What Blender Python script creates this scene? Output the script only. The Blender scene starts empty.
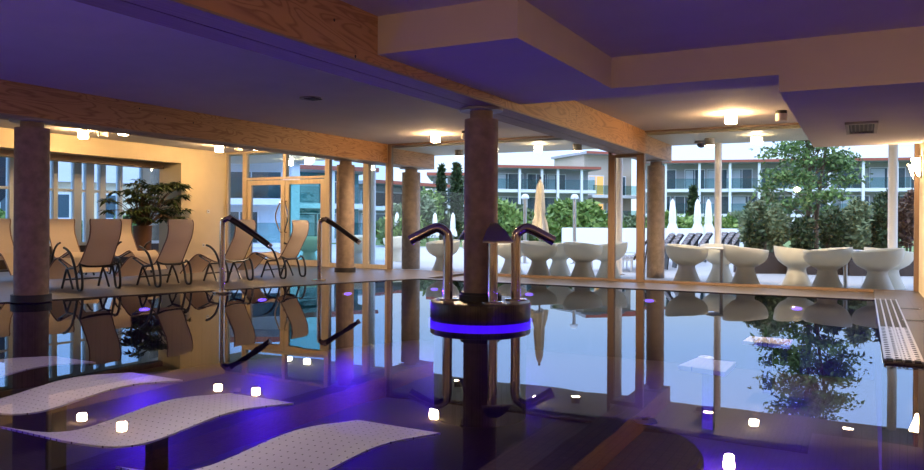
import bpy, bmesh, math, random
import numpy as np
from mathutils import Vector, Matrix

random.seed(7)
PI = math.pi
COL = bpy.context.scene.collection
SC = bpy.context.scene

# ------------------------------------------------------------------ helpers
class MB:
    """collects vertices and faces of one mesh"""
    def __init__(s):
        s.v = []; s.f = []
    def add(s, vs, fs):
        n = len(s.v)
        s.v += [tuple(p) for p in vs]
        s.f += [tuple(i + n for i in f) for f in fs]
        return s
    def box(s, x0, y0, z0, x1, y1, z1, M=None):
        vs = [(x0,y0,z0),(x1,y0,z0),(x1,y1,z0),(x0,y1,z0),(x0,y0,z1),(x1,y0,z1),(x1,y1,z1),(x0,y1,z1)]
        if M: vs = [M @ Vector(p) for p in vs]
        return s.add(vs, [(3,2,1,0),(4,5,6,7),(0,1,5,4),(1,2,6,5),(2,3,7,6),(3,0,4,7)])
    def cyl(s, c, r, z0, z1, n=24, r2=None, M=None):
        r2 = r if r2 is None else r2
        return s.lathe([(r, z0), (r2, z1)], n, c, caps=True, M=M)
    def lathe(s, prof, n=24, c=(0,0), caps=False, M=None, fn=None):
        vs = []; fs = []
        for (r, z) in prof:
            for k in range(n):
                a = 2*PI*k/n
                p = (c[0]+r*math.cos(a), c[1]+r*math.sin(a), z)
                if fn: p = fn(p, a, r, z)
                vs.append(p)
        m = len(prof)
        for i in range(m-1):
            for k in range(n):
                k2 = (k+1) % n
                fs.append((i*n+k, i*n+k2, (i+1)*n+k2, (i+1)*n+k))
        if caps:
            fs.append(tuple(reversed(range(n)))); fs.append(tuple((m-1)*n+k for k in range(n)))
        if M: vs = [M @ Vector(p) for p in vs]
        return s.add(vs, fs)
    def tube(s, pts, r, n=10, smooth=True, closed=False):
        pts = [Vector(p) for p in pts]
        if smooth and len(pts) > 2: pts = spline(pts, closed)
        m = len(pts); up = Vector((0.13, 0.21, 1)).normalized(); vs = []; fs = []
        prev = None
        for i, p in enumerate(pts):
            if closed: t = (pts[(i+1) % m] - pts[i-1]).normalized()
            else: t = (pts[min(i+1, m-1)] - pts[max(i-1, 0)]).normalized()
            if prev is None:
                a = t.cross(up)
                if a.length < 1e-3: a = t.cross(Vector((1,0,0)))
            else:
                a = prev - t*prev.dot(t)
            a.normalize(); prev = a; b = t.cross(a)
            rr = r[i*(len(r)-1)//max(m-1,1)] if isinstance(r, (list, tuple)) else r
            for k in range(n):
                q = 2*PI*k/n
                vs.append(p + (a*math.cos(q) + b*math.sin(q))*rr)
        for i in range(m if closed else m-1):
            j = (i+1) % m
            for k in range(n):
                k2 = (k+1) % n
                fs.append((i*n+k, i*n+k2, j*n+k2, j*n+k))
        if not closed:
            fs.append(tuple(reversed(range(n)))); fs.append(tuple((m-1)*n+k for k in range(n)))
        return s.add(vs, fs)
    def prism(s, poly, z0, z1, M=None):
        n = len(poly)
        vs = [(x, y, z0) for x, y in poly] + [(x, y, z1) for x, y in poly]
        fs = [tuple(reversed(range(n))), tuple(range(n, 2*n))]
        for k in range(n):
            k2 = (k+1) % n
            fs.append((k, k2, n+k2, n+k))
        if M: vs = [M @ Vector(p) for p in vs]
        return s.add(vs, fs)
    def bar(s, a, b, w, h):
        """rectangular bar from a to b, w horizontal, h the other way"""
        a = Vector(a); b = Vector(b); t = (b-a).normalized()
        u = t.cross(Vector((0,0,1)))
        if u.length < 1e-3: u = Vector((1,0,0))
        u.normalize(); v = t.cross(u)
        vs = []
        for p in (a, b):
            for (i, j) in ((-1,-1),(1,-1),(1,1),(-1,1)):
                vs.append(p + u*i*w/2 + v*j*h/2)
        return s.add(vs, [(3,2,1,0),(4,5,6,7),(0,1,5,4),(1,2,6,5),(2,3,7,6),(3,0,4,7)])
    def build(s, name, mat, parent=None, bevel=0, sharp=35, fix=True, loc=None):
        me = bpy.data.meshes.new(name)
        me.from_pydata(s.v, [], s.f)
        if fix:
            bm = bmesh.new(); bm.from_mesh(me)
            bmesh.ops.recalc_face_normals(bm, faces=bm.faces)
            if bevel:
                es = [e for e in bm.edges if len(e.link_faces) == 2 and e.calc_face_angle(0) > 0.6]
                bmesh.ops.bevel(bm, geom=es, offset=bevel, segments=2, affect='EDGES', clamp_overlap=True)
            bm.to_mesh(me); bm.free()
        me.materials.append(mat)
        if sharp:
            me.polygons.foreach_set('use_smooth', [True]*len(me.polygons))
            me.set_sharp_from_angle(angle=math.radians(sharp))
        o = bpy.data.objects.new(name, me)
        COL.objects.link(o)
        if parent: o.parent = parent
        if loc: o.location = loc
        return o

def spline(pts, closed=False, k=6):
    out = []; n = len(pts)
    for i in range(n if closed else n-1):
        p1 = pts[i]; p2 = pts[(i+1) % n]
        p0 = pts[i-1] if (i > 0 or closed) else p1*2-p2
        p3 = pts[(i+2) % n] if (i+2 < n or closed) else p2*2-p1
        for j in range(k):
            t = j/k
            out.append(0.5*((2*p1) + (p2-p0)*t + (2*p0-5*p1+4*p2-p3)*t*t + (3*p1-p0-3*p2+p3)*t**3))
    if not closed: out.append(pts[-1].copy())
    return out

def tag(o, label, cat, group=None, kind=None):
    o['label'] = label; o['category'] = cat
    if group: o['group'] = group
    if kind: o['kind'] = kind
    return o
def empty(name, loc=(0,0,0), rz=0.0):
    o = bpy.data.objects.new(name, None); COL.objects.link(o)
    o.location = loc; o.rotation_euler = (0,0,rz); o.empty_display_size = 0.1
    return o
def thing(name, label, cat, loc=(0,0,0), rz=0.0, group=None, kind=None):
    return tag(empty(name, loc, rz), label, cat, group, kind)
def copy_tree(o, parent=None):
    c = o.copy(); COL.objects.link(c)
    if parent: c.parent = parent
    for ch in list(o.children): copy_tree(ch, c)
    return c
def place(proto, used, loc, rz, label):
    o = proto if not used else copy_tree(proto)
    o.location = loc; o.rotation_euler = (0,0,rz); o['label'] = label
    return o

# ------------------------------------------------------------------ materials
def newmat(name):
    m = bpy.data.materials.new(name); m.use_nodes = True
    nt = m.node_tree; nt.nodes.clear()
    return m, nt, nt.nodes.new('ShaderNodeOutputMaterial')
def pbr(name, col, rough=0.5, metal=0.0, noise=0.0, nscale=8.0, stretch=(1,1,1), bump=0.0, spec=0.5, col2=None, detail=4):
    m, nt, out = newmat(name)
    b = nt.nodes.new('ShaderNodeBsdfPrincipled')
    b.inputs['Base Color'].default_value = (*col, 1); b.inputs['Roughness'].default_value = rough
    b.inputs['Metallic'].default_value = metal; b.inputs['Specular IOR Level'].default_value = spec
    nt.links.new(b.outputs[0], out.inputs[0])
    if noise or col2 or bump:
        tc = nt.nodes.new('ShaderNodeTexCoord'); mp = nt.nodes.new('ShaderNodeMapping')
        mp.inputs['Scale'].default_value = stretch
        n = nt.nodes.new('ShaderNodeTexNoise'); n.inputs['Scale'].default_value = nscale; n.inputs['Detail'].default_value = detail
        nt.links.new(tc.outputs['Object'], mp.inputs[0]); nt.links.new(mp.outputs[0], n.inputs['Vector'])
        r = nt.nodes.new('ShaderNodeValToRGB')
        c2 = col2 if col2 else tuple(max(0, c*(1-noise)) for c in col)
        c1 = col if col2 else tuple(min(1, c*(1+noise)) for c in col)
        r.color_ramp.elements[0].color = (*c2, 1); r.color_ramp.elements[1].color = (*c1, 1)
        r.color_ramp.elements[0].position = 0.3; r.color_ramp.elements[1].position = 0.7
        nt.links.new(n.outputs['Fac'], r.inputs[0]); nt.links.new(r.outputs[0], b.inputs['Base Color'])
        if bump:
            bp = nt.nodes.new('ShaderNodeBump'); bp.inputs['Strength'].default_value = bump; bp.inputs['Distance'].default_value = 0.02
            nt.links.new(n.outputs['Fac'], bp.inputs['Height']); nt.links.new(bp.outputs[0], b.inputs['Normal'])
    return m
def emit(name, col, strength):
    m, nt, out = newmat(name)
    e = nt.nodes.new('ShaderNodeEmission'); e.inputs[0].default_value = (*col, 1); e.inputs[1].default_value = strength
    nt.links.new(e.outputs[0], out.inputs[0]); return m
def glassy(name, ior, tint, bump=0.0, bscale=3.0, rough=0.0):
    m, nt, out = newmat(name)
    tr = nt.nodes.new('ShaderNodeBsdfTransparent'); tr.inputs[0].default_value = (*tint, 1)
    gl = nt.nodes.new('ShaderNodeBsdfGlossy'); gl.inputs['Roughness'].default_value = rough
    fr = nt.nodes.new('ShaderNodeFresnel'); fr.inputs[0].default_value = ior
    mx = nt.nodes.new('ShaderNodeMixShader')
    nt.links.new(fr.outputs[0], mx.inputs[0]); nt.links.new(tr.outputs[0], mx.inputs[1]); nt.links.new(gl.outputs[0], mx.inputs[2])
    nt.links.new(mx.outputs[0], out.inputs[0])
    if bump:
        tc = nt.nodes.new('ShaderNodeTexCoord')
        n = nt.nodes.new('ShaderNodeTexNoise'); n.inputs['Scale'].default_value = bscale; n.inputs['Detail'].default_value = 1.5
        nt.links.new(tc.outputs['Object'], n.inputs['Vector'])
        bp = nt.nodes.new('ShaderNodeBump'); bp.inputs['Strength'].default_value = 1.0; bp.inputs['Distance'].default_value = bump
        nt.links.new(n.outputs['Fac'], bp.inputs['Height'])
        nt.links.new(bp.outputs[0], gl.inputs['Normal']); nt.links.new(bp.outputs[0], fr.inputs['Normal'])
    return m
def plywood(name, c1, c2):
    """laminated veneer beam: long cathedral grain with small dark nail dots"""
    m, nt, out = newmat(name); L = nt.links.new
    b = nt.nodes.new('ShaderNodeBsdfPrincipled'); b.inputs['Roughness'].default_value = 0.55
    tc = nt.nodes.new('ShaderNodeTexCoord'); mp = nt.nodes.new('ShaderNodeMapping'); mp.inputs['Scale'].default_value = (1.0, 0.16, 1.0)
    L(tc.outputs['Object'], mp.inputs[0])
    n = nt.nodes.new('ShaderNodeTexNoise'); n.inputs['Scale'].default_value = 4.5; n.inputs['Detail'].default_value = 2.5; n.inputs['Distortion'].default_value = 0.9
    L(mp.outputs[0], n.inputs['Vector'])
    mu = nt.nodes.new('ShaderNodeMath'); mu.operation = 'MULTIPLY'; mu.inputs[1].default_value = 24.0
    fr = nt.nodes.new('ShaderNodeMath'); fr.operation = 'PINGPONG'; fr.inputs[1].default_value = 1.0
    L(n.outputs['Fac'], mu.inputs[0]); L(mu.outputs[0], fr.inputs[0])
    r = nt.nodes.new('ShaderNodeValToRGB')
    r.color_ramp.elements[0].color = (*c2, 1); r.color_ramp.elements[0].position = 0.02
    r.color_ramp.elements[1].color = (*c1, 1); r.color_ramp.elements[1].position = 0.5
    L(fr.outputs[0], r.inputs[0])
    vo = nt.nodes.new('ShaderNodeTexVoronoi'); vo.inputs['Scale'].default_value = 4.2; L(tc.outputs['Object'], vo.inputs['Vector'])
    lt = nt.nodes.new('ShaderNodeMath'); lt.operation = 'LESS_THAN'; lt.inputs[1].default_value = 0.055; L(vo.outputs['Distance'], lt.inputs[0])
    mx = nt.nodes.new('ShaderNodeMix'); mx.data_type = 'RGBA'; mx.inputs['B'].default_value = (0.03, 0.015, 0.008, 1)
    L(lt.outputs[0], mx.inputs['Factor']); L(r.outputs[0], mx.inputs['A']); L(mx.outputs['Result'], b.inputs['Base Color'])
    L(b.outputs[0], out.inputs[0]); return m
def tiles(name, c1, c2, mortar, sx, rough, msize=0.02, noise=0.0):
    m, nt, out = newmat(name); L = nt.links.new
    b = nt.nodes.new('ShaderNodeBsdfPrincipled'); b.inputs['Roughness'].default_value = rough; b.inputs['Specular IOR Level'].default_value = 0.3
    tc = nt.nodes.new('ShaderNodeTexCoord'); br = nt.nodes.new('ShaderNodeTexBrick')
    br.inputs['Color1'].default_value = (*c1,1); br.inputs['Color2'].default_value = (*c2,1); br.inputs['Mortar'].default_value = (*mortar,1)
    br.inputs['Scale'].default_value = sx; br.inputs['Mortar Size'].default_value = msize
    br.offset = 0.0; br.inputs['Brick Width'].default_value = 0.5; br.inputs['Row Height'].default_value = 0.5
    L(tc.outputs['Object'], br.inputs['Vector']); L(br.outputs['Color'], b.inputs['Base Color'])
    L(b.outputs[0], out.inputs[0]); return m
def dotted(name, base, dot, scale, size):
    """perforated white surface"""
    m, nt, out = newmat(name); L = nt.links.new
    b = nt.nodes.new('ShaderNodeBsdfPrincipled'); b.inputs['Roughness'].default_value = 0.5
    tc = nt.nodes.new('ShaderNodeTexCoord'); vo = nt.nodes.new('ShaderNodeTexVoronoi'); vo.voronoi_dimensions = '2D'
    vo.inputs['Scale'].default_value = scale; vo.inputs['Randomness'].default_value = 0.0
    L(tc.outputs['Object'], vo.inputs['Vector'])
    lt = nt.nodes.new('ShaderNodeMath'); lt.operation = 'LESS_THAN'; lt.inputs[1].default_value = size; L(vo.outputs['Distance'], lt.inputs[0])
    mx = nt.nodes.new('ShaderNodeMix'); mx.data_type = 'RGBA'
    mx.inputs['A'].default_value = (*base,1); mx.inputs['B'].default_value = (*dot,1)
    L(lt.outputs[0], mx.inputs['Factor']); L(mx.outputs['Result'], b.inputs['Base Color']); L(b.outputs[0], out.inputs[0]); return m
def leafmat(name, c1, c2):
    m, nt, out = newmat(name); L = nt.links.new
    b = nt.nodes.new('ShaderNodeBsdfPrincipled'); b.inputs['Roughness'].default_value = 0.6
    g = nt.nodes.new('ShaderNodeNewGeometry'); r = nt.nodes.new('ShaderNodeValToRGB')
    r.color_ramp.elements[0].color = (*c1,1); r.color_ramp.elements[1].color = (*c2,1)
    L(g.outputs['Random Per Island'], r.inputs[0]); L(r.outputs[0], b.inputs['Base Color']); L(b.outputs[0], out.inputs[0]); return m

M = {}
M['plaster'] = pbr('ceiling_plaster', (0.60,0.56,0.54), 0.85, noise=0.03, nscale=2)
M['soffit'] = pbr('soffit_plaster', (0.60,0.50,0.38), 0.8, noise=0.03, nscale=2)
M['wall'] = pbr('cream_wall', (0.74,0.62,0.42), 0.8, noise=0.03, nscale=3)
M['wood'] = plywood('plywood_beam', (0.47,0.25,0.105), (0.305,0.142,0.053))
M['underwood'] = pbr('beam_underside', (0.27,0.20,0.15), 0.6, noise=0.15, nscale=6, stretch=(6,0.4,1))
M['timber'] = pbr('window_timber', (0.235,0.155,0.10), 0.5, noise=0.12, nscale=6, stretch=(3,3,0.4))
M['doorframe'] = pbr('pale_door_timber', (0.54,0.45,0.33), 0.5, noise=0.1, nscale=6, stretch=(3,3,0.4))
M['concrete'] = pbr('column_concrete', (0.25,0.178,0.13), 0.75, noise=0.22, nscale=9, bump=0.15)
M['deck'] = tiles('stone_deck', (0.105,0.088,0.075), (0.096,0.08,0.069), (0.06,0.05,0.045), 1.6, 0.42, 0.008)
M['terrace'] = tiles('terrace_paving', (0.40,0.41,0.455), (0.38,0.39,0.435), (0.29,0.30,0.34), 1.0, 0.7, 0.01)
M['lawn'] = pbr('garden_ground', (0.10,0.17,0.045), 0.9, noise=0.3, nscale=3)
M['mosaic'] = tiles('pool_mosaic', (0.052,0.038,0.042), (0.038,0.030,0.034), (0.016,0.012,0.014), 9.0, 0.5, 0.03)
M['seatstone'] = tiles('seat_mosaic', (0.11,0.075,0.05), (0.085,0.058,0.04), (0.03,0.02,0.016), 7.0, 0.5, 0.02)
M['drumstone'] = tiles('drum_mosaic', (0.05,0.036,0.028), (0.04,0.028,0.022), (0.02,0.016,0.014), 9.0, 0.35, 0.03)
M['chrome'] = pbr('polished_steel', (0.72,0.66,0.62), 0.12, 1.0)
M['steel'] = pbr('brushed_steel', (0.55,0.53,0.52), 0.3, 1.0)
M['darkgrip'] = pbr('dark_grip', (0.02,0.017,0.02), 0.3)
M['black'] = pbr('black_frame', (0.012,0.012,0.014), 0.35)
M['rubber'] = pbr('black_collar', (0.018,0.015,0.015), 0.6)
M['sling'] = pbr('sling_fabric', (0.74,0.63,0.51), 0.8, noise=0.05, nscale=60, bump=0.05)
M['piping'] = pbr('sling_piping', (0.22,0.14,0.12), 0.7)
M['tub'] = pbr('cream_plastic', (0.88,0.85,0.74), 0.35)
def translucent(m, col, f):
    nt = m.node_tree; tr = nt.nodes.new('ShaderNodeBsdfTranslucent'); tr.inputs[0].default_value = (*col,1)
    mx = nt.nodes.new('ShaderNodeMixShader'); mx.inputs[0].default_value = f
    o = [n for n in nt.nodes if n.type == 'OUTPUT_MATERIAL'][0]; b = [n for n in nt.nodes if n.type == 'BSDF_PRINCIPLED'][0]
    nt.links.new(b.outputs[0], mx.inputs[1]); nt.links.new(tr.outputs[0], mx.inputs[2]); nt.links.new(mx.outputs[0], o.inputs[0])
translucent(M['sling'], (0.74,0.62,0.52), 0.40)
translucent(M['tub'], (0.92,0.88,0.78), 0.45)
M['white'] = pbr('white_paint', (0.78,0.80,0.84), 0.5)
M['whitepost'] = pbr('white_post', (0.80,0.76,0.72), 0.5)
M['bluewhite'] = pbr('pale_blue_mullion', (0.66,0.75,0.86), 0.5)
M['canvas'] = pbr('white_canvas', (0.80,0.82,0.84), 0.8, noise=0.04, nscale=12)
M['cream_canvas'] = pbr('cream_canvas', (0.90,0.86,0.77), 0.8, noise=0.06, nscale=12)
M['darkwood'] = pbr('dark_slats', (0.14,0.10,0.08), 0.55)
M['bark'] = pbr('bark', (0.10,0.065,0.04), 0.9, noise=0.3, nscale=12)
M['terracotta'] = pbr('brown_pot', (0.13,0.065,0.035), 0.55, noise=0.1, nscale=5)
M['planter'] = pbr('dark_planter', (0.045,0.028,0.022), 0.7)
M['bldwall'] = pbr('facade_wall', (0.42,0.41,0.40), 0.85, noise=0.05, nscale=0.5)
M['bldgrey'] = pbr('facade_grey', (0.36,0.37,0.40), 0.85, noise=0.05, nscale=0.5)
M['bldbeige'] = pbr('facade_beige', (0.50,0.42,0.33), 0.85, noise=0.05, nscale=0.5)
M['eave'] = pbr('red_eave', (0.33,0.09,0.06), 0.7)
M['window_dark'] = pbr('far_window_glass', (0.05,0.09,0.11), 0.15)
M['curtain'] = pbr('far_curtain', (0.55,0.60,0.63), 0.8)
M['balglass'] = glassy('balcony_glass', 1.4, (0.62,0.78,0.78))
M['tealglass'] = pbr('teal_facade_glass', (0.05,0.22,0.24), 0.15)
M['navy'] = pbr('dark_awning', (0.012,0.016,0.028), 0.8)
M['sage'] = pbr('olive_transom', (0.42,0.39,0.27), 0.6)
M['vent'] = pbr('vent_metal', (0.30,0.27,0.25), 0.5)
M['ventslat'] = pbr('vent_slats', (0.09,0.085,0.08), 0.6)
M['ventdark'] = pbr('vent_dark', (0.03,0.03,0.03), 0.7)
M['lampwhite'] = pbr('unlit_lamp', (0.75,0.68,0.58), 0.5)
M['glow'] = emit('lamp_glow', (1.0,0.62,0.28), 260.0)
M['glow_out'] = emit('canopy_lamp_glow', (1.0,0.76,0.48), 70.0)
M['sconce'] = emit('sconce_glow', (1.0,0.66,0.34), 90.0)
M['warmwin'] = emit('lit_far_window', (1.0,0.62,0.25), 1.3)
M['blueglow'] = emit('pool_lamp_glow', (0.16,0.08,1.0), 5.0)
M['blueled'] = emit('blue_led', (0.06,0.004,1.0), 1.8)
M['glass'] = glassy('clear_glass', 1.35, (0.97,0.98,0.98))
M['tglass'] = glassy('teal_glass', 1.45, (0.50,0.80,0.80))
M['lglass'] = glassy('blue_tint_glass', 1.35, (0.80,0.90,0.98))
M['water'] = glassy('pool_water', 1.33, (0.86,0.86,0.98), bump=0.0012, bscale=1.3)
M['perf'] = dotted('perforated_white', (0.86,0.82,0.80), (0.12,0.10,0.10), 16.0, 0.10)
M['leaf_dark'] = leafmat('dark_leaves', (0.012,0.030,0.010), (0.05,0.09,0.025))
M['leaf_mid'] = leafmat('garden_leaves', (0.07,0.16,0.03), (0.26,0.36,0.09))
M['leaf_olive'] = leafmat('grey_green_leaves', (0.08,0.13,0.06), (0.24,0.30,0.16))
M['leaf_tree'] = leafmat('tree_leaves', (0.04,0.10,0.025), (0.15,0.26,0.06))
M['leaf_pot'] = leafmat('palm_leaves', (0.010,0.028,0.006), (0.05,0.075,0.015))
M['leaf_red'] = leafmat('rusty_leaves', (0.05,0.025,0.015), (0.14,0.07,0.04))

# ------------------------------------------------------------------ camera and main dimensions (metres; water surface at z = 0)
YAW = math.radians(28.183)
cam = bpy.data.cameras.new('camera'); co = bpy.data.objects.new('camera', cam); COL.objects.link(co)
cam.sensor_width = 36; cam.lens = 747.7*36/924; cam.shift_y = -13.3/924; cam.clip_end = 400; cam.clip_start = 0.05
co.matrix_world = Matrix.Translation((0,0,1.15)) @ Matrix.Rotation(YAW,4,'Z') @ Matrix.Rotation(PI/2,4,'X') @ Matrix.Rotation(0.00581,4,'Z')
SC.camera = co

ZC, ZB, ZS, ZL = 2.975, 2.521, 2.633, 2.459
YW = 14.84                       # window wall
XL0, XL1 = -10.46, -9.942        # left beam
XR0, XR1 = -4.366, -3.816        # central beam
XWL = -15.15                     # left wall
XG = -17.3                       # left glazing
XWR = 0.84                       # right wall near the windows
DZ = 0.012                       # deck level

def struct(name, mb, mat, label, cat, bevel=0, parent=None):
    o = mb.build(name, mat, parent, bevel=bevel)
    if not parent: tag(o, label, cat, kind='structure')
    return o

# ------------------------------------------------------------------ pool and floor
PL = [(-13.2,-1.2), (-10.36,6.05), (-8.12,12.05), (-7.75,12.72), (0.17,12.86), (0.15,7.11), (1.6,7.05), (1.6,-1.2)]
mb = MB()
def slab(poly, z0=-0.12, z1=DZ): mb.prism(poly, z0, z1)
slab([(-17.4,-3.2),(-16.4,-3.2),(-16.4,17.0),(-17.4,17.0)])
slab([(-16.4,14.9),(-15.9,14.9),(-15.9,17.0),(-16.4,17.0)])
slab([(-16.4,-3.2),(-13.2,-3.2),(-13.2,-1.2),(-10.36,6.05),(-16.4,6.05)])
slab([(-16.4,6.05),(-10.36,6.05),(-8.12,12.05),(-16.4,12.05)])
slab([(-16.4,12.05),(-8.12,12.05),(-7.75,12.72),(-7.75,14.9),(-16.4,14.9)])
slab([(-7.75,12.72),(0.17,12.86),(0.17,13.06),(-7.75,12.92)])
slab([(-7.75,12.92),(0.17,13.06),(0.17,14.9),(-7.75,14.9)], z1=-0.035)
slab([(0.17,7.11),(4.2,7.05),(4.2,14.9),(0.17,14.9)])
slab([(1.6,-1.2),(4.2,-1.2),(4.2,7.05),(1.6,7.05)])
slab([(-13.2,-3.2),(4.2,-3.2),(4.2,-1.2),(-13.2,-1.2)])
struct('floor', mb, M['deck'], 'brown stone deck around the indoor pool', 'floor')
mb = MB()
mb.prism(PL, -1.30, -1.20)
n = len(PL)
for k in range(n):
    (x0,y0),(x1,y1) = PL[k], PL[(k+1)%n]
    mb.add([(x0,y0,-1.2),(x1,y1,-1.2),(x1,y1,-0.0),(x0,y0,-0.0)], [(0,1,2,3)])
struct('pool_basin', mb, M['mosaic'], 'dark mosaic pool basin under the still water', 'pool')
w = MB().add([(x,y,0) for x,y in reversed(PL)], [tuple(range(len(PL)))]).build('pool_water', M['water'], fix=False, sharp=0)
tag(w, 'still mirror-like pool water reflecting windows and lamps', 'water', kind='stuff')
# submerged curved seat by the camera
mb = MB()
cv = [(-2.35,6.35)] + [(-1.9+0.9*math.cos(a), 5.5+0.9*math.sin(a)) for a in np.linspace(PI/2, -0.4, 12)] + [(-1.4,3.4),(-2.35,3.4)]
mb.prism(cv, -1.2, -0.55)
tag(mb.build('submerged_seat', M['seatstone'], bevel=0.03), 'dark mosaic underwater seat with one rounded corner, in the near middle of the pool', 'pool seat')

# ------------------------------------------------------------------ ceiling, soffits, beams
mb = MB().box(-17.5,-3.2,ZC, 4.4,YW+0.1,ZC+0.18).box(-17.5,YW+0.1,ZC,-15.9,17.1,ZC+0.18)
struct('ceiling', mb, M['plaster'], 'plastered ceiling tinted violet by the pool', 'ceiling')
def soffit(name, poly, z, label):
    mb = MB(); mb.prism(poly, z, ZC)
    o = mb.build(name, M['soffit']); o.data.materials.append(M['plaster'])
    for p in o.data.polygons:
        if p.normal.z < -0.5: p.material_index = 1
    tag(o, label, 'soffit', kind='structure')
soffit('trim_1', [(XR1,5.512),(-2.458,5.512),(-2.458,8.063),(-0.744,8.063),(-0.744,8.658),(XR1,8.658)], ZS, 'L-shaped boxed-in ceiling drop beside the big beam')
soffit('trim_2', [(-0.744,8.063),(4.3,8.063),(4.3,14.15),(-0.744,14.15)], ZL, 'low boxed-in ceiling with a vent over the right side')

def beam(name, x0, x1, y0, y1, z0, z1, label):
    r = thing(name, label, 'beam', kind='structure')
    MB().box(x0,y0,z0+0.02, x1,y1,z1).build('veneer_beam', M['wood'], r)
    mid = (x0+x1)/2
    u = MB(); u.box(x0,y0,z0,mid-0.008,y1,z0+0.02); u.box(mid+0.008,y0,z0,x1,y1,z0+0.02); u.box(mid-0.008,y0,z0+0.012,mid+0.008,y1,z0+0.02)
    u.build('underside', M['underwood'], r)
    return r
beam('beam', XL0, XL1, -3.0, 17.0, ZB, ZC, 'plywood beam along the left side above the loungers')
beam('beam', XR0, XR1, -3.0, 17.15, ZB, ZC, 'large plywood beam crossing the ceiling over the island column')

def column(x, y, r, z0, ztop, label, collar=True):
    c = thing('column', label, 'column', (x,y,0), kind='structure')
    MB().cyl((0,0), r, z0, ztop, 40).build('shaft', M['concrete'], c)
    MB().cyl((0,0), r*0.68, ztop, ZB-0.028, 32).build('neck', M['concrete'], c)
    MB().cyl((0,0), r*1.28, ZB-0.028, ZB, 32).build('cap_plate', M['vent'], c)
    if collar: MB().lathe([(r+0.002,z0),(r+0.035,z0),(r+0.035,z0+0.10),(r+0.002,z0+0.10)], 40).build('base_collar', M['rubber'], c)
    return c
column(-10.17, 6.33, 0.218, DZ, 2.41, 'dark concrete column at the left pool edge in front of the loungers')
column(-10.2, 13.51, 0.20, DZ, 2.40, 'brown concrete column under the beam beside the glass doors')
column(XR0+0.27, 8.13, 0.205, 0.20, 2.39, 'concrete column rising from the round shower island')
column(-10.2, 16.27, 0.235, -0.06, 2.40, 'pale concrete column outside the corner pane under the beam end', False)
column(-4.02, 16.55, 0.19, -0.06, 2.40, 'brown concrete column outside the glass under the big beam end', False)

# ------------------------------------------------------------------ walls
mb = MB()
mb.box(XWL-0.8, 13.27, DZ, XWL, YW+0.06, ZC)                       # pier with reveal
mb.box(XWL-0.12, -3.0, 2.585, XWL, 13.27, ZC)                          # bulkhead above the opening
struct('wall_left', mb, M['wall'], 'cream wall and bulkhead behind the loungers', 'wall')
mb = MB().box(XWL-0.9, -3.0, 2.46, XWL-0.62, 13.27, ZC-0.01)
struct('trim_3', mb, M['underwood'], 'brown timber lintel over the left glazing', 'lintel')
mb = MB().box(XWL-0.62, -3.0, 2.60, XWL-0.12, 13.27, 2.62)
struct('trim_4', mb, M['wall'], 'cream underside of the bulkhead over the left glazing', 'soffit')
mb = MB().box(XG-0.12, -3.0, -0.05, XG+0.08, 17.0, 0.50)
struct('wall_parapet', mb, M['planter'], 'low dark parapet under the left glazing', 'wall')
mb = MB(); mb.box(XWR, 10.0, DZ, XWR+0.18, YW+0.1, ZC); mb.box(XWR,9.9,DZ,4.3,10.0,ZC)
struct('wall_right', mb, M['wall'], 'warm lit wall strip right of the windows', 'wall')
mb = MB(); mb.box(4.2,-3.0,DZ,4.38,10.0,ZC); struct('wall_side', mb, M['wall'], 'plain wall on the right side out of sight', 'wall')
mb = MB(); mb.box(-17.4,-3.2,DZ,4.38,-3.0,ZC); struct('wall_back', mb, M['wall'], 'plain wall behind the viewpoint', 'wall')
mb = MB(); mb.box(XWL,YW-0.05,DZ,-11.5,YW-0.02,0.0121)
# baseboard on the pier
mb = MB().box(XWL, 13.25, DZ, XWL+0.02, YW-0.05, 0.10)
struct('baseboard_left', mb, M['wall'], 'cream baseboard on the left pier', 'baseboard')

# ------------------------------------------------------------------ window wall at YW
def bay(k, x0, x1, z0, z1, frame, glass, fl, fr, fb, ft, label, y=YW, d=0.12):
    w = thing('window_%d' % k, label, 'window', (0,0,0), kind='structure')
    f = MB()
    if fl: f.box(x0, y-d/2, z0, x0+fl, y+d/2, z1)
    if fr: f.box(x1-fr, y-d/2, z0, x1, y+d/2, z1)
    if fb: f.box(x0+fl, y-d/2, z0, x1-fr, y+d/2, z0+fb)
    if ft: f.box(x0+fl, y-d/2, z1-ft, x1-fr, y+d/2, z1)
    f.build('window_frame', frame, w, bevel=0.004)
    MB().box(x0+fl, y-0.006, z0+fb, x1-fr, y+0.006, z1-ft).build('pane', glass, w)
    return w
bay(1, XWL, -14.50, DZ, ZC, M['doorframe'], M['lglass'], 0.05, 0.06, 0.10, 0.05, 'narrow tall side window between cream wall and glass doors')
bay(2, -14.50, -11.72, 2.22, ZC, M['doorframe'], M['lglass'], 0.08, 0.08, 0.06, 0.05, 'transom window strip above the glass double doors')
bay(3, -11.72, -10.58, DZ, ZC, M['doorframe'], M['lglass'], 0.06, 0.06, 0.10, 0.05, 'tall window behind the concrete column by the doors')
bay(4, -10.58, -9.93, DZ, ZC, M['doorframe'], M['lglass'], 0.10, 0.06, 0.10, 0.05, 'narrow tall window at the corner under the left beam')
bay(5, -9.93, -4.50, -0.035, ZC, M['timber'], M['glass'], 0.09, 0.06, 0.05, 0.04, 'wide window behind the shower island')
bay(6, -4.50, -3.90, -0.035, ZB, M['timber'], M['glass'], 0.07, 0.08, 0.05, 0.06, 'narrow window under the end of the big beam')
bay(7, -3.90, XWR, -0.035, ZC, M['timber'], M['glass'], 0.07, 0.07, 0.05, 0.03, 'very wide window on the right looking onto the tub chairs')
# transom mid post between the two upper lights over the door
MB().box(-13.16, YW-0.06, 2.28, -13.06, YW+0.06, ZC-0.05).build('transom_post', M['doorframe'], bpy.data.objects['window_2'])

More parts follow.
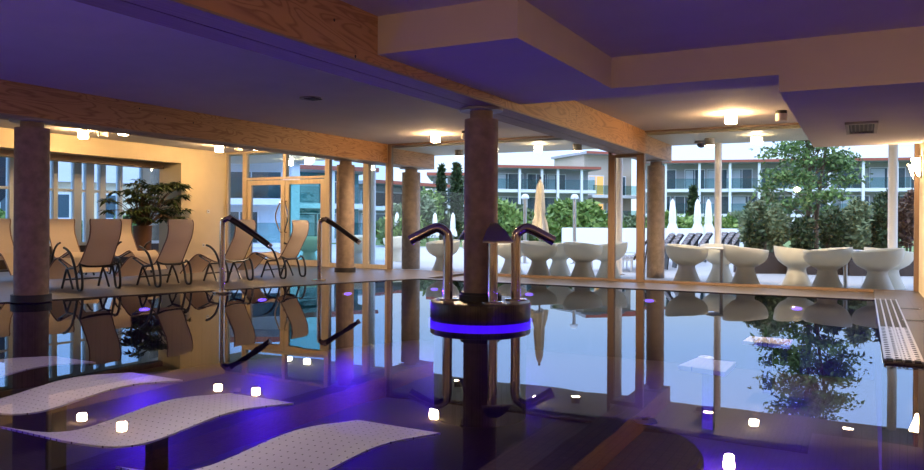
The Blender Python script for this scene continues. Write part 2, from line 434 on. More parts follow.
d = thing('door_1', 'pale timber framed glass double door with curved pull handles', 'door', (0,0,0), kind='structure')
def leaf(x0, x1, hx, side):
    f = MB(); z1 = 2.20; s = 0.13
    f.box(x0,YW-0.04,DZ,x0+s,YW+0.04,z1); f.box(x1-s,YW-0.04,DZ,x1,YW+0.04,z1)
    f.box(x0+s,YW-0.04,DZ,x1-s,YW+0.04,0.16); f.box(x0+s,YW-0.04,z1-0.12,x1-s,YW+0.04,z1)
    lf = f.build('door_leaf', M['doorframe'], d, bevel=0.004)
    MB().box(x0+s,YW-0.006,0.16,x1-s,YW+0.006,z1-0.12).build('pane', M['lglass'] if side < 0 else M['tglass'], lf)
    h = MB().tube([(hx,YW-0.04,0.85),(hx+0.0,YW-0.12,0.88),(hx+side*0.11,YW-0.15,1.15),(hx+side*0.11,YW-0.15,1.35),(hx,YW-0.12,1.62),(hx,YW-0.04,1.65)], 0.018)
    h.build('door_handle', M['chrome'], lf)
leaf(-14.40, -13.12, -13.19, -1)
leaf(-13.10, -11.82, -13.03, 1)
f = MB(); f.box(-14.50,YW-0.06,DZ,-14.41,YW+0.06,2.22); f.box(-11.81,YW-0.06,DZ,-11.72,YW+0.06,2.22)
f.build('door_frame', M['doorframe'], d)

# left glazing of the bay behind the loungers
def yat(x):            # where the sight line at column x of the photograph meets the glazing
    t = (x-462)/747.7
    return XG*(math.cos(YAW)+t*math.sin(YAW))/(t*math.cos(YAW)-math.sin(YAW))
edges = [yat(q) for q in (-30,8,52,73,85,99,118,141,163,181)]
ew = [0.2,0.2,0.12,0.20,0.22,0.16,0.10,0.26,0.12,0.10]
wl = ['first left pane of the lounger glazing, out by the picture edge', 'left glazing pane behind the dark column', 'left glazing pane showing the pale house beside the dark column',
      'narrow left glazing pane right of the pale house', 'slim left glazing pane between two thick pale mullions', 'left glazing pane above the front lounger nearest the dark column', 'left glazing pane left of the potted palm', 'left glazing pane behind the potted palm', 'last left glazing pane, hidden behind the cream reveal']
k = 8
for i in range(len(edges)-1):
    y0, y1 = edges[i], edges[i+1]
    wd = thing('window_%d' % k, wl[i], 'window', kind='structure'); k += 1
    f = MB(); a_ = ew[i]
    f.box(XG-0.10,y0,0.5,XG+0.05,y0+a_,2.75)
    f.box(XG-0.05,y0+a_,0.5,XG+0.03,y1,0.58); f.box(XG-0.05,y0+a_,2.67,XG+0.03,y1,2.75)
    f.box(XG-0.05,y0+a_,1.84,XG+0.03,y1,1.90)
    if i == len(edges)-2: f.box(XG-0.10,y1-0.12,0.5,XG+0.05,y1,2.75)
    f.build('window_frame', M['bluewhite'], wd, bevel=0.005)
    MB().box(XG-0.03,y0+a_,0.58,XG-0.02,y1,2.67).build('pane', M['lglass'], wd)

# ------------------------------------------------------------------ lamps
lamp = thing('ceiling_lamp', '', 'lamp', group='ceiling lamps of glowing glass')
MB().cyl((0,0), 0.075, -0.035, 0, 24).build('ceiling_rose', M['vent'], lamp)
MB().lathe([(0.0,-0.175),(0.082,-0.175),(0.092,-0.165),(0.092,-0.045),(0.08,-0.035),(0.0,-0.035)], 24).build('lamp_shade', M['glow'], lamp)
L_IN = [(-13.99,9.77,'leftmost glowing ceiling lamp, above the loungers beside the dark column'),
        (-12.7,9.72,'glowing ceiling lamp half hidden by the left beam, nearest the dark column'),
        (-13.7,13.14,'glowing ceiling lamp above the wall left of the doors'),
        (-12.53,13.19,'ceiling lamp peeping under the left beam before the glass doors'),
        (-7.83,13.43,'glowing ceiling lamp left of the island column before the wide window'),
        (-1.93,13.0,'glowing ceiling lamp before the right window beside the low soffit')]
for i,(x,y,l) in enumerate(L_IN): place(lamp, i>0, (x,y,ZC), 0, l)
ol = thing('canopy_lamp', '', 'lamp', group='glass lamps under the outside canopy')
MB().cyl((0,0), 0.07, -0.04, 0, 20).build('ceiling_rose', M['vent'], ol)
MB().lathe([(0.0,-0.17),(0.08,-0.17),(0.09,-0.16),(0.09,-0.05),(0.0,-0.04)], 20).build('lamp_shade', M['glow_out'], ol)
ZK = 2.90
for i,(x,y,l) in enumerate([(-6.4,15.54,'glass canopy lamp outside, above the folded cream parasol'), (-1.87,15.75,'glass canopy lamp outside, right of the white post by the tree'),
        (-14.4,16.47,'left lamp seen through the transom over the doors'), (-13.66,16.38,'right lamp seen through the transom over the doors')]):
    place(ol, i>0, (x,y,ZK), 0, l)
dl = thing('downlight', '', 'lamp', group='cylinder downlights under the outside canopy')
MB().cyl((0,0), 0.105, -0.15, 0, 24).build('housing', M['vent'], dl)
MB().cyl((0,0), 0.095, -0.156, -0.14, 24).build('lens', M['glow_out'], dl)
for i,(x,y,l) in enumerate([(-8.72,16.11,'cylinder downlight outside, left of the island column'),(-5.64,15.97,'cylinder downlight outside under the big beam line'),
        (-2.79,16.01,'cylinder downlight outside beside the white post and dome camera'),(-0.23,15.96,'cylinder downlight outside, rightmost, behind the low soffit')]):
    place(dl, i>0, (x,y,ZK), 0, l)
ul = thing('emergency_lamp', '', 'lamp', group='unlit lamps on the ceiling')
MB().cyl((0,0), 0.085, -0.05, 0, 20).build('ceiling_rose', M['ventdark'], ul)
MB().lathe([(0.0,-0.17),(0.085,-0.17),(0.09,-0.16),(0.09,-0.05),(0.0,-0.05)], 20).build('lamp_shade', M['lampwhite'], ul)
for i,(x,y,l) in enumerate([(-1.17,13.09,'unlit ceiling lamp with dark collar beside the low soffit'),(-7.05,13.3,'unlit ceiling lamp just left of the island column top'),
        (-13.35,9.75,'unlit ceiling lamp between two lit ones above the loungers'),(-13.1,13.17,'unlit ceiling lamp under the beam left of the doors')]):
    place(ul, i>0, (x,y,ZC), 0, l)
dc = thing('dome_camera', 'small dark dome camera under the outside canopy', 'camera', (-3.05,16.5,ZK))
MB().cyl((0,0), 0.14, -0.05, 0, 24).build('mount', M['vent'], dc)
MB().lathe([(0.09,-0.05),(0.085,-0.09),(0.06,-0.125),(0.02,-0.14),(0.0,-0.14)], 24).build('dome', M['black'], dc)

# vents
v = thing('air_vent', 'square grey air vent in the low soffit on the right', 'vent', (-0.02,11.44,ZL))
f = MB()
for (a,b,c_,d_) in ((-0.19,-0.62,0.19,-0.54),(-0.19,0.54,0.19,0.62),(-0.19,-0.54,-0.15,0.54),(0.15,-0.54,0.19,0.54)): f.box(a,b,-0.03,c_,d_,0)
f.build('frame', M['vent'], v)
MB().box(-0.15,-0.54,-0.004,0.15,0.54,0).build('backing', M['ventdark'], v)
for q in range(6): MB().box(-0.13+q*0.05,-0.54,-0.02,-0.115+q*0.05,0.54,-0.004).build('slat', M['ventslat'], v)
v = thing('ceiling_speaker', 'small round ceiling speaker with square grille between the beams', 'speaker', (-7.22,8.7,ZC))
MB().cyl((0,0), 0.16, -0.02, 0, 28).build('rim', M['vent'], v)
MB().box(-0.04,-0.1,-0.03,0.14,0.1,-0.02).build('grille', M['ventdark'], v)
# wall sconce
s = thing('wall_sconce', 'bright slanted wall lamp on the right wall', 'lamp', (XWR,14.2,2.08))
MB().box(-0.025,-0.09,-0.17,0,0.09,0.17).build('backplate', M['vent'], s)
MB().prism([(-0.025,-0.14),(-0.055,-0.14),(-0.15,0.14),(-0.025,0.14)], -0.09, 0.09, Matrix.Rotation(PI/2,4,'X')).build('lamp_shade', M['sconce'], s)

# lamps of the part of the hall behind and beside the viewpoint
for i,(x,y,p_) in enumerate([(-7.6,0.6,70),(-2.2,-1.4,125),(2.8,3.5,100)]):
    l = bpy.data.lights.new('hall_lamp','POINT'); l.energy = p_; l.color = (1.0,0.66,0.36); l.shadow_soft_size = 0.12
    o = bpy.data.objects.new('hall_lamp',l); COL.objects.link(o); o.location = (x,y,2.45)

for (x,y,p_) in ((-7.83,13.43,520),(-1.93,13.0,800)):
    l = bpy.data.lights.new('lamp_light','SPOT'); l.energy = p_; l.color = (1.0,0.74,0.48); l.shadow_soft_size = 0.08; l.spot_size = math.radians(165); l.spot_blend = 0.5
    o = bpy.data.objects.new('lamp_light',l); COL.objects.link(o); o.location = (x,y,2.74)
# fill spots without fittings, added to brighten the wave benches and square plate
for (x,y,p_) in ((-6.9,4.2,150),(-5.0,3.9,190),(-3.2,3.9,190),(-1.6,9.3,260)):
    l = bpy.data.lights.new('fill_spot','SPOT'); l.energy = p_; l.color = (1.0,0.82,0.74); l.spot_size = math.radians(62 if y < 6 else 34); l.spot_blend = 0.7; l.shadow_soft_size = 0.05
    o = bpy.data.objects.new('fill_spot',l); COL.objects.link(o); o.location = (x,y,2.93)

# small wall fittings left
sw = thing('wall_thermostat', 'small white thermostat on the cream wall right of the palm', 'thermostat', (XWL,14.15,1.38))
MB().box(0,-0.045,-0.045,0.022,0.045,0.045).build('cover', M['white'], sw, bevel=0.006)
MB().cyl((0,0),0.016,0.022,0.030,14,M=Matrix.Rotation(PI/2,4,'Y')).build('dial', M['vent'], sw)
sw = thing('wall_socket', 'small white socket low on the cream wall', 'socket', (XWL,14.0,0.50))
MB().box(0,-0.04,-0.04,0.015,0.04,0.04).build('cover', M['white'], sw, bevel=0.005)
MB().cyl((0,0),0.022,0.012,0.0165,16,M=Matrix.Rotation(PI/2,4,'Y')).build('socket_hole', M['vent'], sw)

# ------------------------------------------------------------------ shower island
IX, IY = XR0+0.27, 8.13
isl = thing('shower_island', 'round dark mosaic island with blue underwater glow around the middle column', 'island', (IX,IY,0))
MB().lathe([(0.22,0.20),(0.58,0.20),(0.605,0.19),(0.61,0.175),(0.61,0.0),(0.60,-0.02),(0.60,-0.06)], 64).build('drum', M['drumstone'], isl)
MB().lathe([(0.60,-0.06),(0.56,-0.06),(0.56,-1.2)], 64).build('drum_foot', M['mosaic'], isl)
MB().lathe([(0.212,0.20),(0.26,0.20),(0.26,0.27),(0.212,0.27)], 48).build('column_collar', M['rubber'], isl)
MB().lathe([(0.612,-0.03),(0.63,-0.03),(0.63,-0.12),(0.612,-0.12),(0.612,-0.03)], 64).build('led_strip', M['blueled'], isl)

def shower(loc, ang, kind, label):
    t = thing('neck_shower', label, 'shower', (loc[0],loc[1],0.20), ang, 'steel showers on the round island')
    MB().lathe([(0.0,0.022),(0.12,0.022),(0.135,0.015),(0.135,0.0),(0,0)], 32).build('base_plate', M['chrome'], t)
    if kind == 'cannon':
        p = [(0,0,0.0),(0,0,0.42),(0,0,0.74),(0.035,0,0.83),(0.12,0,0.875),(0.20,0,0.855),(0.32,0,0.795)]
        MB().tube(p, 0.060, 18).build('pipe', M['chrome'], t)
        MB().tube([(0.32,0,0.795),(0.46,0,0.72)], 0.061, 18, False).build('nozzle', M['chrome'], t)
    else:
        MB().tube([(0,0,0.0),(0,0,0.4),(0,0,0.76),(0.03,0,0.85),(0.08,0,0.875)], 0.060, 18).build('pipe', M['chrome'], t)
        # flat fan shaped waterfall spout
        vs = []; fs = []
        st = [(0.02,0.045,0.895,0.045),(0.10,0.06,0.885,0.035),(0.20,0.115,0.83,0.02),(0.32,0.18,0.72,0.012)]
        for (x,hw,z,th) in st: vs += [(x,-hw,z-th),(x,hw,z-th),(x,hw,z+th),(x,-hw,z+th)]
        for i in range(len(st)-1):
            for q in range(4): fs.append((i*4+q, i*4+(q+1)%4, (i+1)*4+(q+1)%4, (i+1)*4+q))
        fs += [(3,2,1,0), tuple(len(st)*4-4+q for q in range(4))]
        MB().add(vs,fs).build('fan_spout', M['steel'], t, bevel=0.006)
        MB().lathe([(0.0,0.055),(0.05,0.04),(0.06,0.0)], 20, M=Matrix.Translation((0.02,0,0.88))).build('spout_cap', M['chrome'], t)
    return t
R_ = YAW  # camera right is (cos, sin) of this angle
shower((-4.43,7.91), PI+R_, 'cannon', 'steel water cannon shower on the island pointing left')
shower((-3.72,8.34), R_, 'cannon', 'steel water cannon shower on the island pointing right')
shower((-3.81,7.88), -PI/2+R_+0.14, 'fan', 'front steel shower with flat fan spout facing the viewer')
shower((-4.38,8.46), PI/2+R_, 'fan', 'steel fan spout shower mostly hidden behind the island column')

# ------------------------------------------------------------------ handrails
def handrail(loc, ang, label):
    t = thing('pool_handrail', label, 'handrail', (loc[0],loc[1],DZ), ang, 'pool entry handrails')
    MB().lathe([(0,0.02),(0.14,0.02),(0.15,0.012),(0.15,0),(0,0)], 28).build('base_plate', M['chrome'], t)
    MB().tube([(0,0,0),(0,0,0.5),(0,0,1.06),(0.035,0,1.14),(0.10,0,1.165),(0.17,0,1.14)], 0.042, 16).build('post', M['chrome'], t)
    MB().tube([(0.15,0,1.15),(0.40,0,1.00),(0.78,0,0.745)], 0.045, 16).build('grip', M['darkgrip'], t)
    MB().tube([(0.10,0.02,1.205),(0.14,0.02,1.20),(0.40,0.02,1.045),(0.74,0.02,0.815)], 0.012, 8).build('rail_bead', M['chrome'], t)
    MB().tube([(0.775,0,0.748),(0.81,0,0.725)], 0.046, 16, False).build('end_cap', M['chrome'], t)
handrail((-8.93,8.64), R_-0.15, 'left handrail with dark grip at the pool edge before the third lounger')
handrail((-9.14,11.30), R_-0.2, 'right handrail with dark grip at the pool edge before the doors')

# ------------------------------------------------------------------ loungers
def make_lounger(group):
    t = thing('sling_lounger', '', 'lounger', group=group)
    prof = [(-0.345,1.145),(-0.365,1.08),(-0.365,0.98),(-0.33,0.84),(-0.25,0.70),(-0.16,0.54),(-0.08,0.42),(0.0,0.375),(0.14,0.385),(0.32,0.45),(0.46,0.50),(0.56,0.495),(0.68,0.42),(0.84,0.27),(0.98,0.13)]
    pts = spline([Vector((x,0,z)) for x,z in prof], k=4)
    W = 0.275; nx = 6; vs = []; fs = []
    th = 0.003
    for i,p in enumerate(pts):
        a = pts[max(i-1,0)]; b = pts[min(i+1,len(pts)-1)]; tn = (b-a).normalized(); nrm = Vector((-tn.z,0,tn.x))
        hw = W
        s_ = i/(len(pts)-1)
        if s_ < 0.05: hw = W*(0.90+2.0*s_)
        hw *= 1.0-0.07*math.sin(min(s_/0.45,1)*PI)
        for side in (0,1):
            for q in range(nx+1):
                u = -1+2*q/nx
                pp = p + nrm*(th*(1 if side else -1)) - nrm*0.02*(1-u*u)*(1 if s_<0.5 else 0.6)
                vs.append((pp.x, u*hw, pp.z))
    row = 2*(nx+1)
    for i in range(len(pts)-1):
        for side in (0,1):
            for q in range(nx):
                a = i*row+side*(nx+1)+q
                fs.append((a,a+1,a+1+row,a+row))
        for q in (0,nx):
            a = i*row+q; fs.append((a,a+(nx+1),a+(nx+1)+row,a+row))
    for i in (0,len(pts)-1):
        for q in range(nx): a=i*row+q; fs.append((a,a+1,a+nx+2,a+nx+1))
    MB().add(vs,fs).build('sling', M['sling'], t, sharp=60)
    for sgn in (-1,1):
        e = MB().tube([(p.x, sgn*(W*(1.0-0.07*math.sin(min(i/(len(pts)-1)/0.45,1)*PI))+0.004)*(1 if i/(len(pts)-1)>=0.05 else 0.90+2.0*i/(len(pts)-1)), p.z) for i,p in enumerate(pts)][::2], 0.011, 8, False)
        e.build('piping', M['piping'], t)
        y = sgn*0.325
        MB().tube([(0.27,y,0.68),(0.17,y,0.645),(0.06,y,0.56),(-0.02,y,0.42),(-0.09,y,0.22),(-0.13,y,0.05),(-0.19,y,0.013),(-0.25,y,0.05),(-0.25,y,0.22),(-0.20,y,0.38),(-0.14,y*0.93,0.43)], 0.020, 10).build('armrest', M['black'], t)
        MB().tube([(-0.02,y*0.93,0.36),(0.16,y*0.95,0.345),(0.22,y*0.96,0.31),(0.30,y*0.96,0.12),(0.34,y*0.97,0.018)], 0.018, 10).build('leg', M['black'], t)
        MB().tube([(0.20,y*0.95,0.33),(0.12,y*0.95,0.20),(0.03,y*0.95,0.018)], 0.017, 8).build('strut', M['black'], t)
    MB().tube([(-0.17,-0.31,0.42),(-0.185,-0.2,0.39),(-0.19,0,0.38),(-0.185,0.2,0.39),(-0.17,0.31,0.42)], 0.016, 10).build('back_rail', M['black'], t)
    MB().tube([(0.26,-0.32,0.16),(0.26,0.32,0.16)], 0.013, 8, False).build('cross_bar', M['black'], t)
    MB().tube([(0.50,-0.28,0.475),(0.50,0.28,0.475)], 0.014, 8, False).build('knee_bar', M['black'], t)
    MB().tube([(0.18,-0.30,0.345),(0.50,-0.27,0.47)], 0.013, 8, False).build('seat_rail', M['black'], t)
    MB().tube([(0.18,0.30,0.345),(0.50,0.27,0.47)], 0.013, 8, False).build('seat_rail', M['black'], t)
    return t
def ang_from_y(deg):   # facing direction given as angle from +Y (negative = towards -X)
    a = math.radians(deg); return math.atan2(math.cos(a), math.sin(a))
lp = make_lounger('sling loungers beside the pool')
LG = [(-11.10,7.93,-86,'front row lounger nearest the dark column, its back to the pool'),
      (-10.66,9.02,-90,'second front row lounger from the dark column, before the potted palm'),
      (-10.40,10.26,-92,'third front row lounger, partly behind the left handrail'),
      (-10.18,11.52,-95,'front row lounger farthest right, before the glass doors'),
      (-14.45,8.45,98,'rear lounger cut by the picture edge left of the dark column'),
      (-14.0,9.50,98,'rear cream lounger facing the pool just right of the dark column'),
      (-13.66,10.60,98,'rear cream lounger facing the pool beside the potted palm')]
for i,(x,y,a,l) in enumerate(LG): place(lp, i>0, (x,y,DZ), ang_from_y(a), l)

# ------------------------------------------------------------------ foliage
def leaves(n, fn, size, seed, asp=1.8, up=0.0):
    rng = np.random.default_rng(seed)
    P = fn(rng, n); n = len(P)
    d = rng.normal(size=(n,3)); d[:,2] = d[:,2]*0.7 + up; d /= np.linalg.norm(d,axis=1)[:,None]
    e = rng.normal(size=(n,3)); e -= d*(e*d).sum(1)[:,None]; e /= np.linalg.norm(e,axis=1)[:,None]
    s = size*(0.6+0.8*rng.random(n))[:,None]
    V = np.stack([P, P+d*s*0.5*asp/1.8+e*s*0.42, P+d*s*asp/1.0*0.9, P+d*s*0.5*asp/1.8-e*s*0.42], 1).reshape(-1,3)
    return V, n
def leaf_object(name, V, n, mat, parent=None):
    me = bpy.data.meshes.new(name)
    me.vertices.add(4*n); me.vertices.foreach_set('co', V.astype(np.float32).ravel())
    me.loops.add(4*n); me.loops.foreach_set('vertex_index', np.arange(4*n, dtype=np.int32))
    me.polygons.add(n); me.polygons.foreach_set('loop_start', np.arange(0,4*n,4,dtype=np.int32))
    me.update(calc_edges=True); me.materials.append(mat)
    o = bpy.data.objects.new(name, me); COL.objects.link(o)
    if parent: o.parent = parent
    return o
def blob(rx, ry, rz, cz, lumps=7, seed=0):
    def fn(rng, n):
        r2 = np.random.default_rng(seed+99)
        C = r2.normal(size=(lumps,3)); C /= np.linalg.norm(C,axis=1)[:,None]; C *= 0.55
        k = rng.integers(0,lumps,n)
        d = rng.normal(size=(n,3)); d /= np.linalg.norm(d,axis=1)[:,None]
        p = C[k] + d*(0.30+0.18*rng.random(n))[:,None]
        return p*np.array([rx,ry,rz]) + np.array([0,0,cz])
    return fn
def cone(r, h, z0):
    def fn(rng, n):
        t = rng.random(n)**0.8; a = rng.random(n)*2*PI
        rr = r*np.sin(np.clip(t*0.93+0.07,0,1)*PI)**0.7*(0.75+0.3*rng.random(n))
        return np.stack([rr*np.cos(a), rr*np.sin(a), z0+h*t],1)
    return fn
def shrub(x, y, rx, ry, h, mat, n, size, label, seed, name='shrub', cat='shrub', group=None, z0=None, stem=True):
    if z0 is None: z0 = -0.05 if x < XG else (-0.06 if y < 31 else -0.10)
    t = thing(name, label, cat, (x,y,z0), 0, group)
    V,n = leaves(n, blob(rx,ry,h*0.52,h*0.54,9,seed), size, seed, up=0.25)
    leaf_object('foliage', V, n, M[mat], t)
    m = MB(); rr = random.Random(seed)
    for q in range(4):
        a = rr.random()*6.28; m.tube([(0.05*math.cos(a),0.05*math.sin(a),-0.02),(rx*0.3*math.cos(a),ry*0.3*math.sin(a),h*0.55)], 0.02, 6, False)
    m.build('stem', M['bark'], t)
    return t

# potted palm
pp = thing('potted_palm', 'bushy dark green potted palm in a tall brown pot at the corner', 'plant', (-15.42,12.35,DZ))
MB().lathe([(0,0),(0.17,0),(0.185,0.05),(0.215,0.95),(0.225,0.97),(0.225,1.0),(0.195,1.0),(0.19,0.93),(0,0.93)], 32).build('pot', M['terracotta'], pp)
rr = random.Random(5)
st = MB(); lv = MB()
for k in range(95):
    a = rr.random()*2*PI; reach = 0.15+0.80*rr.random()**0.8; h = 1.08+1.00*rr.random()
    if math.cos(a) < -0.2: reach *= 0.35
    tip = Vector((reach*math.cos(a), reach*math.sin(a)*1.15, h))
    b = Vector((0.06*math.cos(a),0.06*math.sin(a),0.93))
    mid = b.lerp(tip,0.5)+Vector((0,0,0.20))
    st.tube([b,mid,tip], 0.009, 6)
    for q in range(11):                                        # radiating fan leaflets
        az = a + (q-5)*0.50 + rr.uniform(-.15,.15); ln = 0.17+0.15*rr.random()
        dv = Vector((math.cos(az), math.sin(az), -0.35+0.55*rr.random())).normalized()
        if tip.x + dv.x*ln < -0.42: continue
        sd = dv.cross(Vector((0,0,1))).normalized()*0.042
        m1 = tip+dv*ln*0.5+Vector((0,0,0.02)); e = tip+dv*ln-Vector((0,0,0.05))
        lv.add([tip, m1+sd, e, m1-sd], [(0,1,2,3)])
st.build('stem', M['bark'], pp); lv.build('foliage', M['leaf_pot'], pp, fix=False, sharp=0)

# ------------------------------------------------------------------ overflow grating, wave benches, plates, underwater lights
g = thing('overflow_grating', 'steel overflow grating with round holes along the right pool edge', 'grating', (0,0,0))
mb = MB()
GX0, GX1, GY0, GY1 = 0.17, 0.44, 7.13, 12.86
nrow = 30
for i in range(5):
    x = GX0+(GX1-GX0)*i/4
    mb.box(x-0.008,GY0,DZ,x+0.008,GY1,DZ+0.022)
mb.build('grate_bar', M['steel'], g)
mb = MB().box(GX0,GY0,DZ,GX1,GY1,DZ+0.006); mb.build('gutter', M['ventdark'], g)
# perforated cover plate on the near half
def perforated(x0,y0,x1,y1,z,nx,ny,r):
    m = MB(); sx=(x1-x0)/nx; sy=(y1-y0)/ny; N=12
    for i in range(nx):
        for j in range(ny):
            cx=x0+(i+.5)*sx; cy=y0+(j+.5)*sy; vs=[]; 
            for k in range(N):
                a=2*PI*(k+.5)/N; ca,sa=math.cos(a),math.sin(a); q=1/max(abs(ca),abs(sa))
                vs.append((cx+ca*q*sx/2, cy+sa*q*sy/2, z))
            for k in range(N):
                a=2*PI*(k+.5)/N; vs.append((cx+math.cos(a)*r, cy+math.sin(a)*r*1.6, z))
            m.add(vs,[(k,(k+1)%N,N+(k+1)%N,N+k) for k in range(N)])
    return m
perforated(GX0,GY0,GX1,9.3,DZ+0.03,5,18,0.022).build('cover_plate', M['steel'], g, fix=False, sharp=0)

for (x,y,l) in ((0.56,11.7,'far small dark drain slot in the deck right of the grating'),(0.55,10.3,'near small dark drain slot in the deck right of the grating')):
    t = thing('deck_drain', l, 'drain', (x,y,DZ), 0.1, 'drain slots in the right deck')
    MB().box(-0.13,-0.05,0,0.13,0.05,0.006).build('frame', M['steel'], t)
    MB().box(-0.11,-0.035,0.003,0.11,0.035,0.0075).build('slot', M['ventdark'], t)
wb = tag(empty('wave_bench'), '', 'bench', 'white perforated wave benches under water')
zz = [0.045,-0.02,-0.07,-0.085,-0.065,-0.03,0.005,0.025,0.025,0.012,0.0]
pz = spline([Vector((0,i/10*1.68,z)) for i,z in enumerate(zz)], k=3)
vs=[];fs=[]
for p in pz:
    for (x,dz) in ((-0.36,0),(0.36,0),(0.36,-0.014),(-0.36,-0.014)): vs.append((x+0.313*p.y,p.y,p.z+dz))
for i in range(len(pz)-1):
    for q in range(4): fs.append((i*4+q,i*4+(q+1)%4,(i+1)*4+(q+1)%4,(i+1)*4+q))
fs += [(0,1,2,3), tuple(len(pz)*4-1-q for q in range(4))]
MB().add(vs,fs).build('wave_surface', M['perf'], wb)
MB().prism([(0.21,0.78),(0.29,0.78),(0.32,0.90),(0.24,0.90)],-0.85,-0.125).build('support', M['rubber'], wb)
bl = ['rightmost wave bench under water, cut by the bottom of the picture','middle wave bench under water, whole in view at the lower left','left wave bench under water behind the middle one','farthest left wave bench under water, at the picture edge']
for i in range(4):
    place(wb, i>0, (-5.01+1.49*(1-i), 3.10-0.17*(1-i), -0.35), 0, bl[i])

pp_ = tag(MB().prism([(-1.84,8.67),(-1.31,8.53),(-1.30,9.22),(-1.76,9.24)], -0.52, -0.47).build('bubble_plate', M['perf']), 'white square plate under water in the right half of the pool', 'plate')
MB().box(-0.06,-0.06,-0.7,0.06,0.06,0.0).build('plate_support', M['mosaic'], pp_, loc=(-1.55,8.9,-0.5))
p2 = tag(MB().prism([(-1.45,10.9),(-0.85,10.85),(-0.85,11.4),(-1.42,11.45)], -0.52, -0.47).build('bubble_plate', M['perf']), 'pale square plate under water near the far edge below the tub chairs', 'plate')
MB().box(-0.06,-0.06,-0.7,0.06,0.06,0.0).build('plate_support', M['mosaic'], p2, loc=(-1.15,11.15,-0.5))
for (x,y,l) in ((-1.62,6.34,'round white inlet disc under water in the near middle'),(-1.72,9.69,'small round white inlet disc beyond the square plate')):
    t = thing('pool_inlet', l, 'inlet', (x,y,-0.54), group='round white inlet discs under water')
    MB().lathe([(0,0.02),(0.085,0.02),(0.10,0.01),(0.10,0),(0,0)], 28).build('rim', M['white'], t)
    MB().cyl((0,0),0.03,0.02,0.026,14).build('nozzle', M['vent'], t)
    MB().cyl((0,0),0.05,-0.66,0,16).build('pipe', M['mosaic'], t)

def pool_light(x, y, z, nx, ny, label, power, rad=0.09, tilt=0.45):
    a = math.atan2(ny,nx)
    t = thing('underwater_light', label, 'pool light', (x,y,z), a, 'blue underwater pool lights')
    Mx = Matrix.Rotation(PI/2,4,'Y')
    fl = Matrix.Diagonal((1,1,0.32,1)) @ Mx
    MB().lathe([(0,0.02),(rad,0.02),(rad+0.02,0.012),(rad+0.02,0),(0,0)], 24, M=fl).build('lamp_ring', M['steel'], t)
    MB().lathe([(0,0.03),(rad*0.85,0.028),(rad*0.85,0.02),(0,0.02)], 24, M=fl).build('lens', M['blueglow'], t)
    if power:
        l = bpy.data.lights.new('pool_lamp', 'SPOT'); l.energy = power; l.color = (0.09,0.012,1.0); l.spot_size = math.radians(140); l.spot_blend = 0.7; l.shadow_soft_size = 0.05
        o = bpy.data.objects.new('pool_lamp', l); COL.objects.link(o); o.parent = t; o.location = (0.05,0,0)
        o.rotation_euler = (0,-PI/2+tilt,0)
PW = 165
pool_light(-9.70,7.80,-0.22, 0.94,-0.34, 'blue underwater light by the dark column and first lounger', PW)
pool_light(-9.02,9.62,-0.20, 0.94,-0.34, 'blue underwater light near the left handrail', PW)
pool_light(-8.42,11.22,-0.20, 0.94,-0.34, 'blue underwater light near the right handrail', PW)
pool_light(-7.4,12.70,-0.18, 0,-1, 'blue underwater light at the far left pool corner', PW*0.4)
pool_light(-5.4,12.73,-0.18, 0,-1, 'blue underwater light on the far edge behind the island', PW*0.15)
pool_light(-3.2,12.78,-0.18, 0,-1, 'blue underwater light on the far edge under the big beam', PW*0.12)
pool_light(-0.9,12.82,-0.18, 0,-1, 'blue underwater light on the far edge at the right', PW*0.12)
# floor lights pointing up
def floor_light(x,y,label,power):
    t = thing('floor_light', label, 'pool light', (x,y,-1.2), 0, 'blue lights set in the pool floor')
    MB().lathe([(0,0.02),(0.10,0.02),(0.12,0.012),(0.12,0),(0,0)], 24).build('lamp_ring', M['chrome'], t)
    MB().lathe([(0,0.03),(0.085,0.028),(0.085,0.02),(0,0.02)], 24).build('lens', M['blueglow'], t)
    l = bpy.data.lights.new('floor_lamp', 'SPOT'); l.energy = power; l.color = (0.09,0.012,1.0); l.spot_size = math.radians(170); l.spot_blend = 0.5; l.shadow_soft_size = 0.06
    o = bpy.data.objects.new('floor_lamp', l); COL.objects.link(o); o.parent = t; o.location = (0,0,0.06); o.rotation_euler = (PI,0,0)
pool_light(1.56,5.2,-0.35, -1,0, 'blue underwater light on the right pool wall near the viewpoint', 200, tilt=0.95)
pool_light(-1.75,6.42,-0.80, 0.9,1, 'blue underwater light behind the rounded submerged seat', 3600, tilt=0.95)
floor_light(0.95,5.3,'blue pool floor light by the right pool wall near the viewpoint',15)
floor_light(-9.0,3.9,'blue pool floor light beyond the left picture edge',60)
floor_light(-6.3,1.6,'blue pool floor light at the near end of the benches',120)
floor_light(-0.9,2.3,'blue pool floor light close to the viewpoint',40)

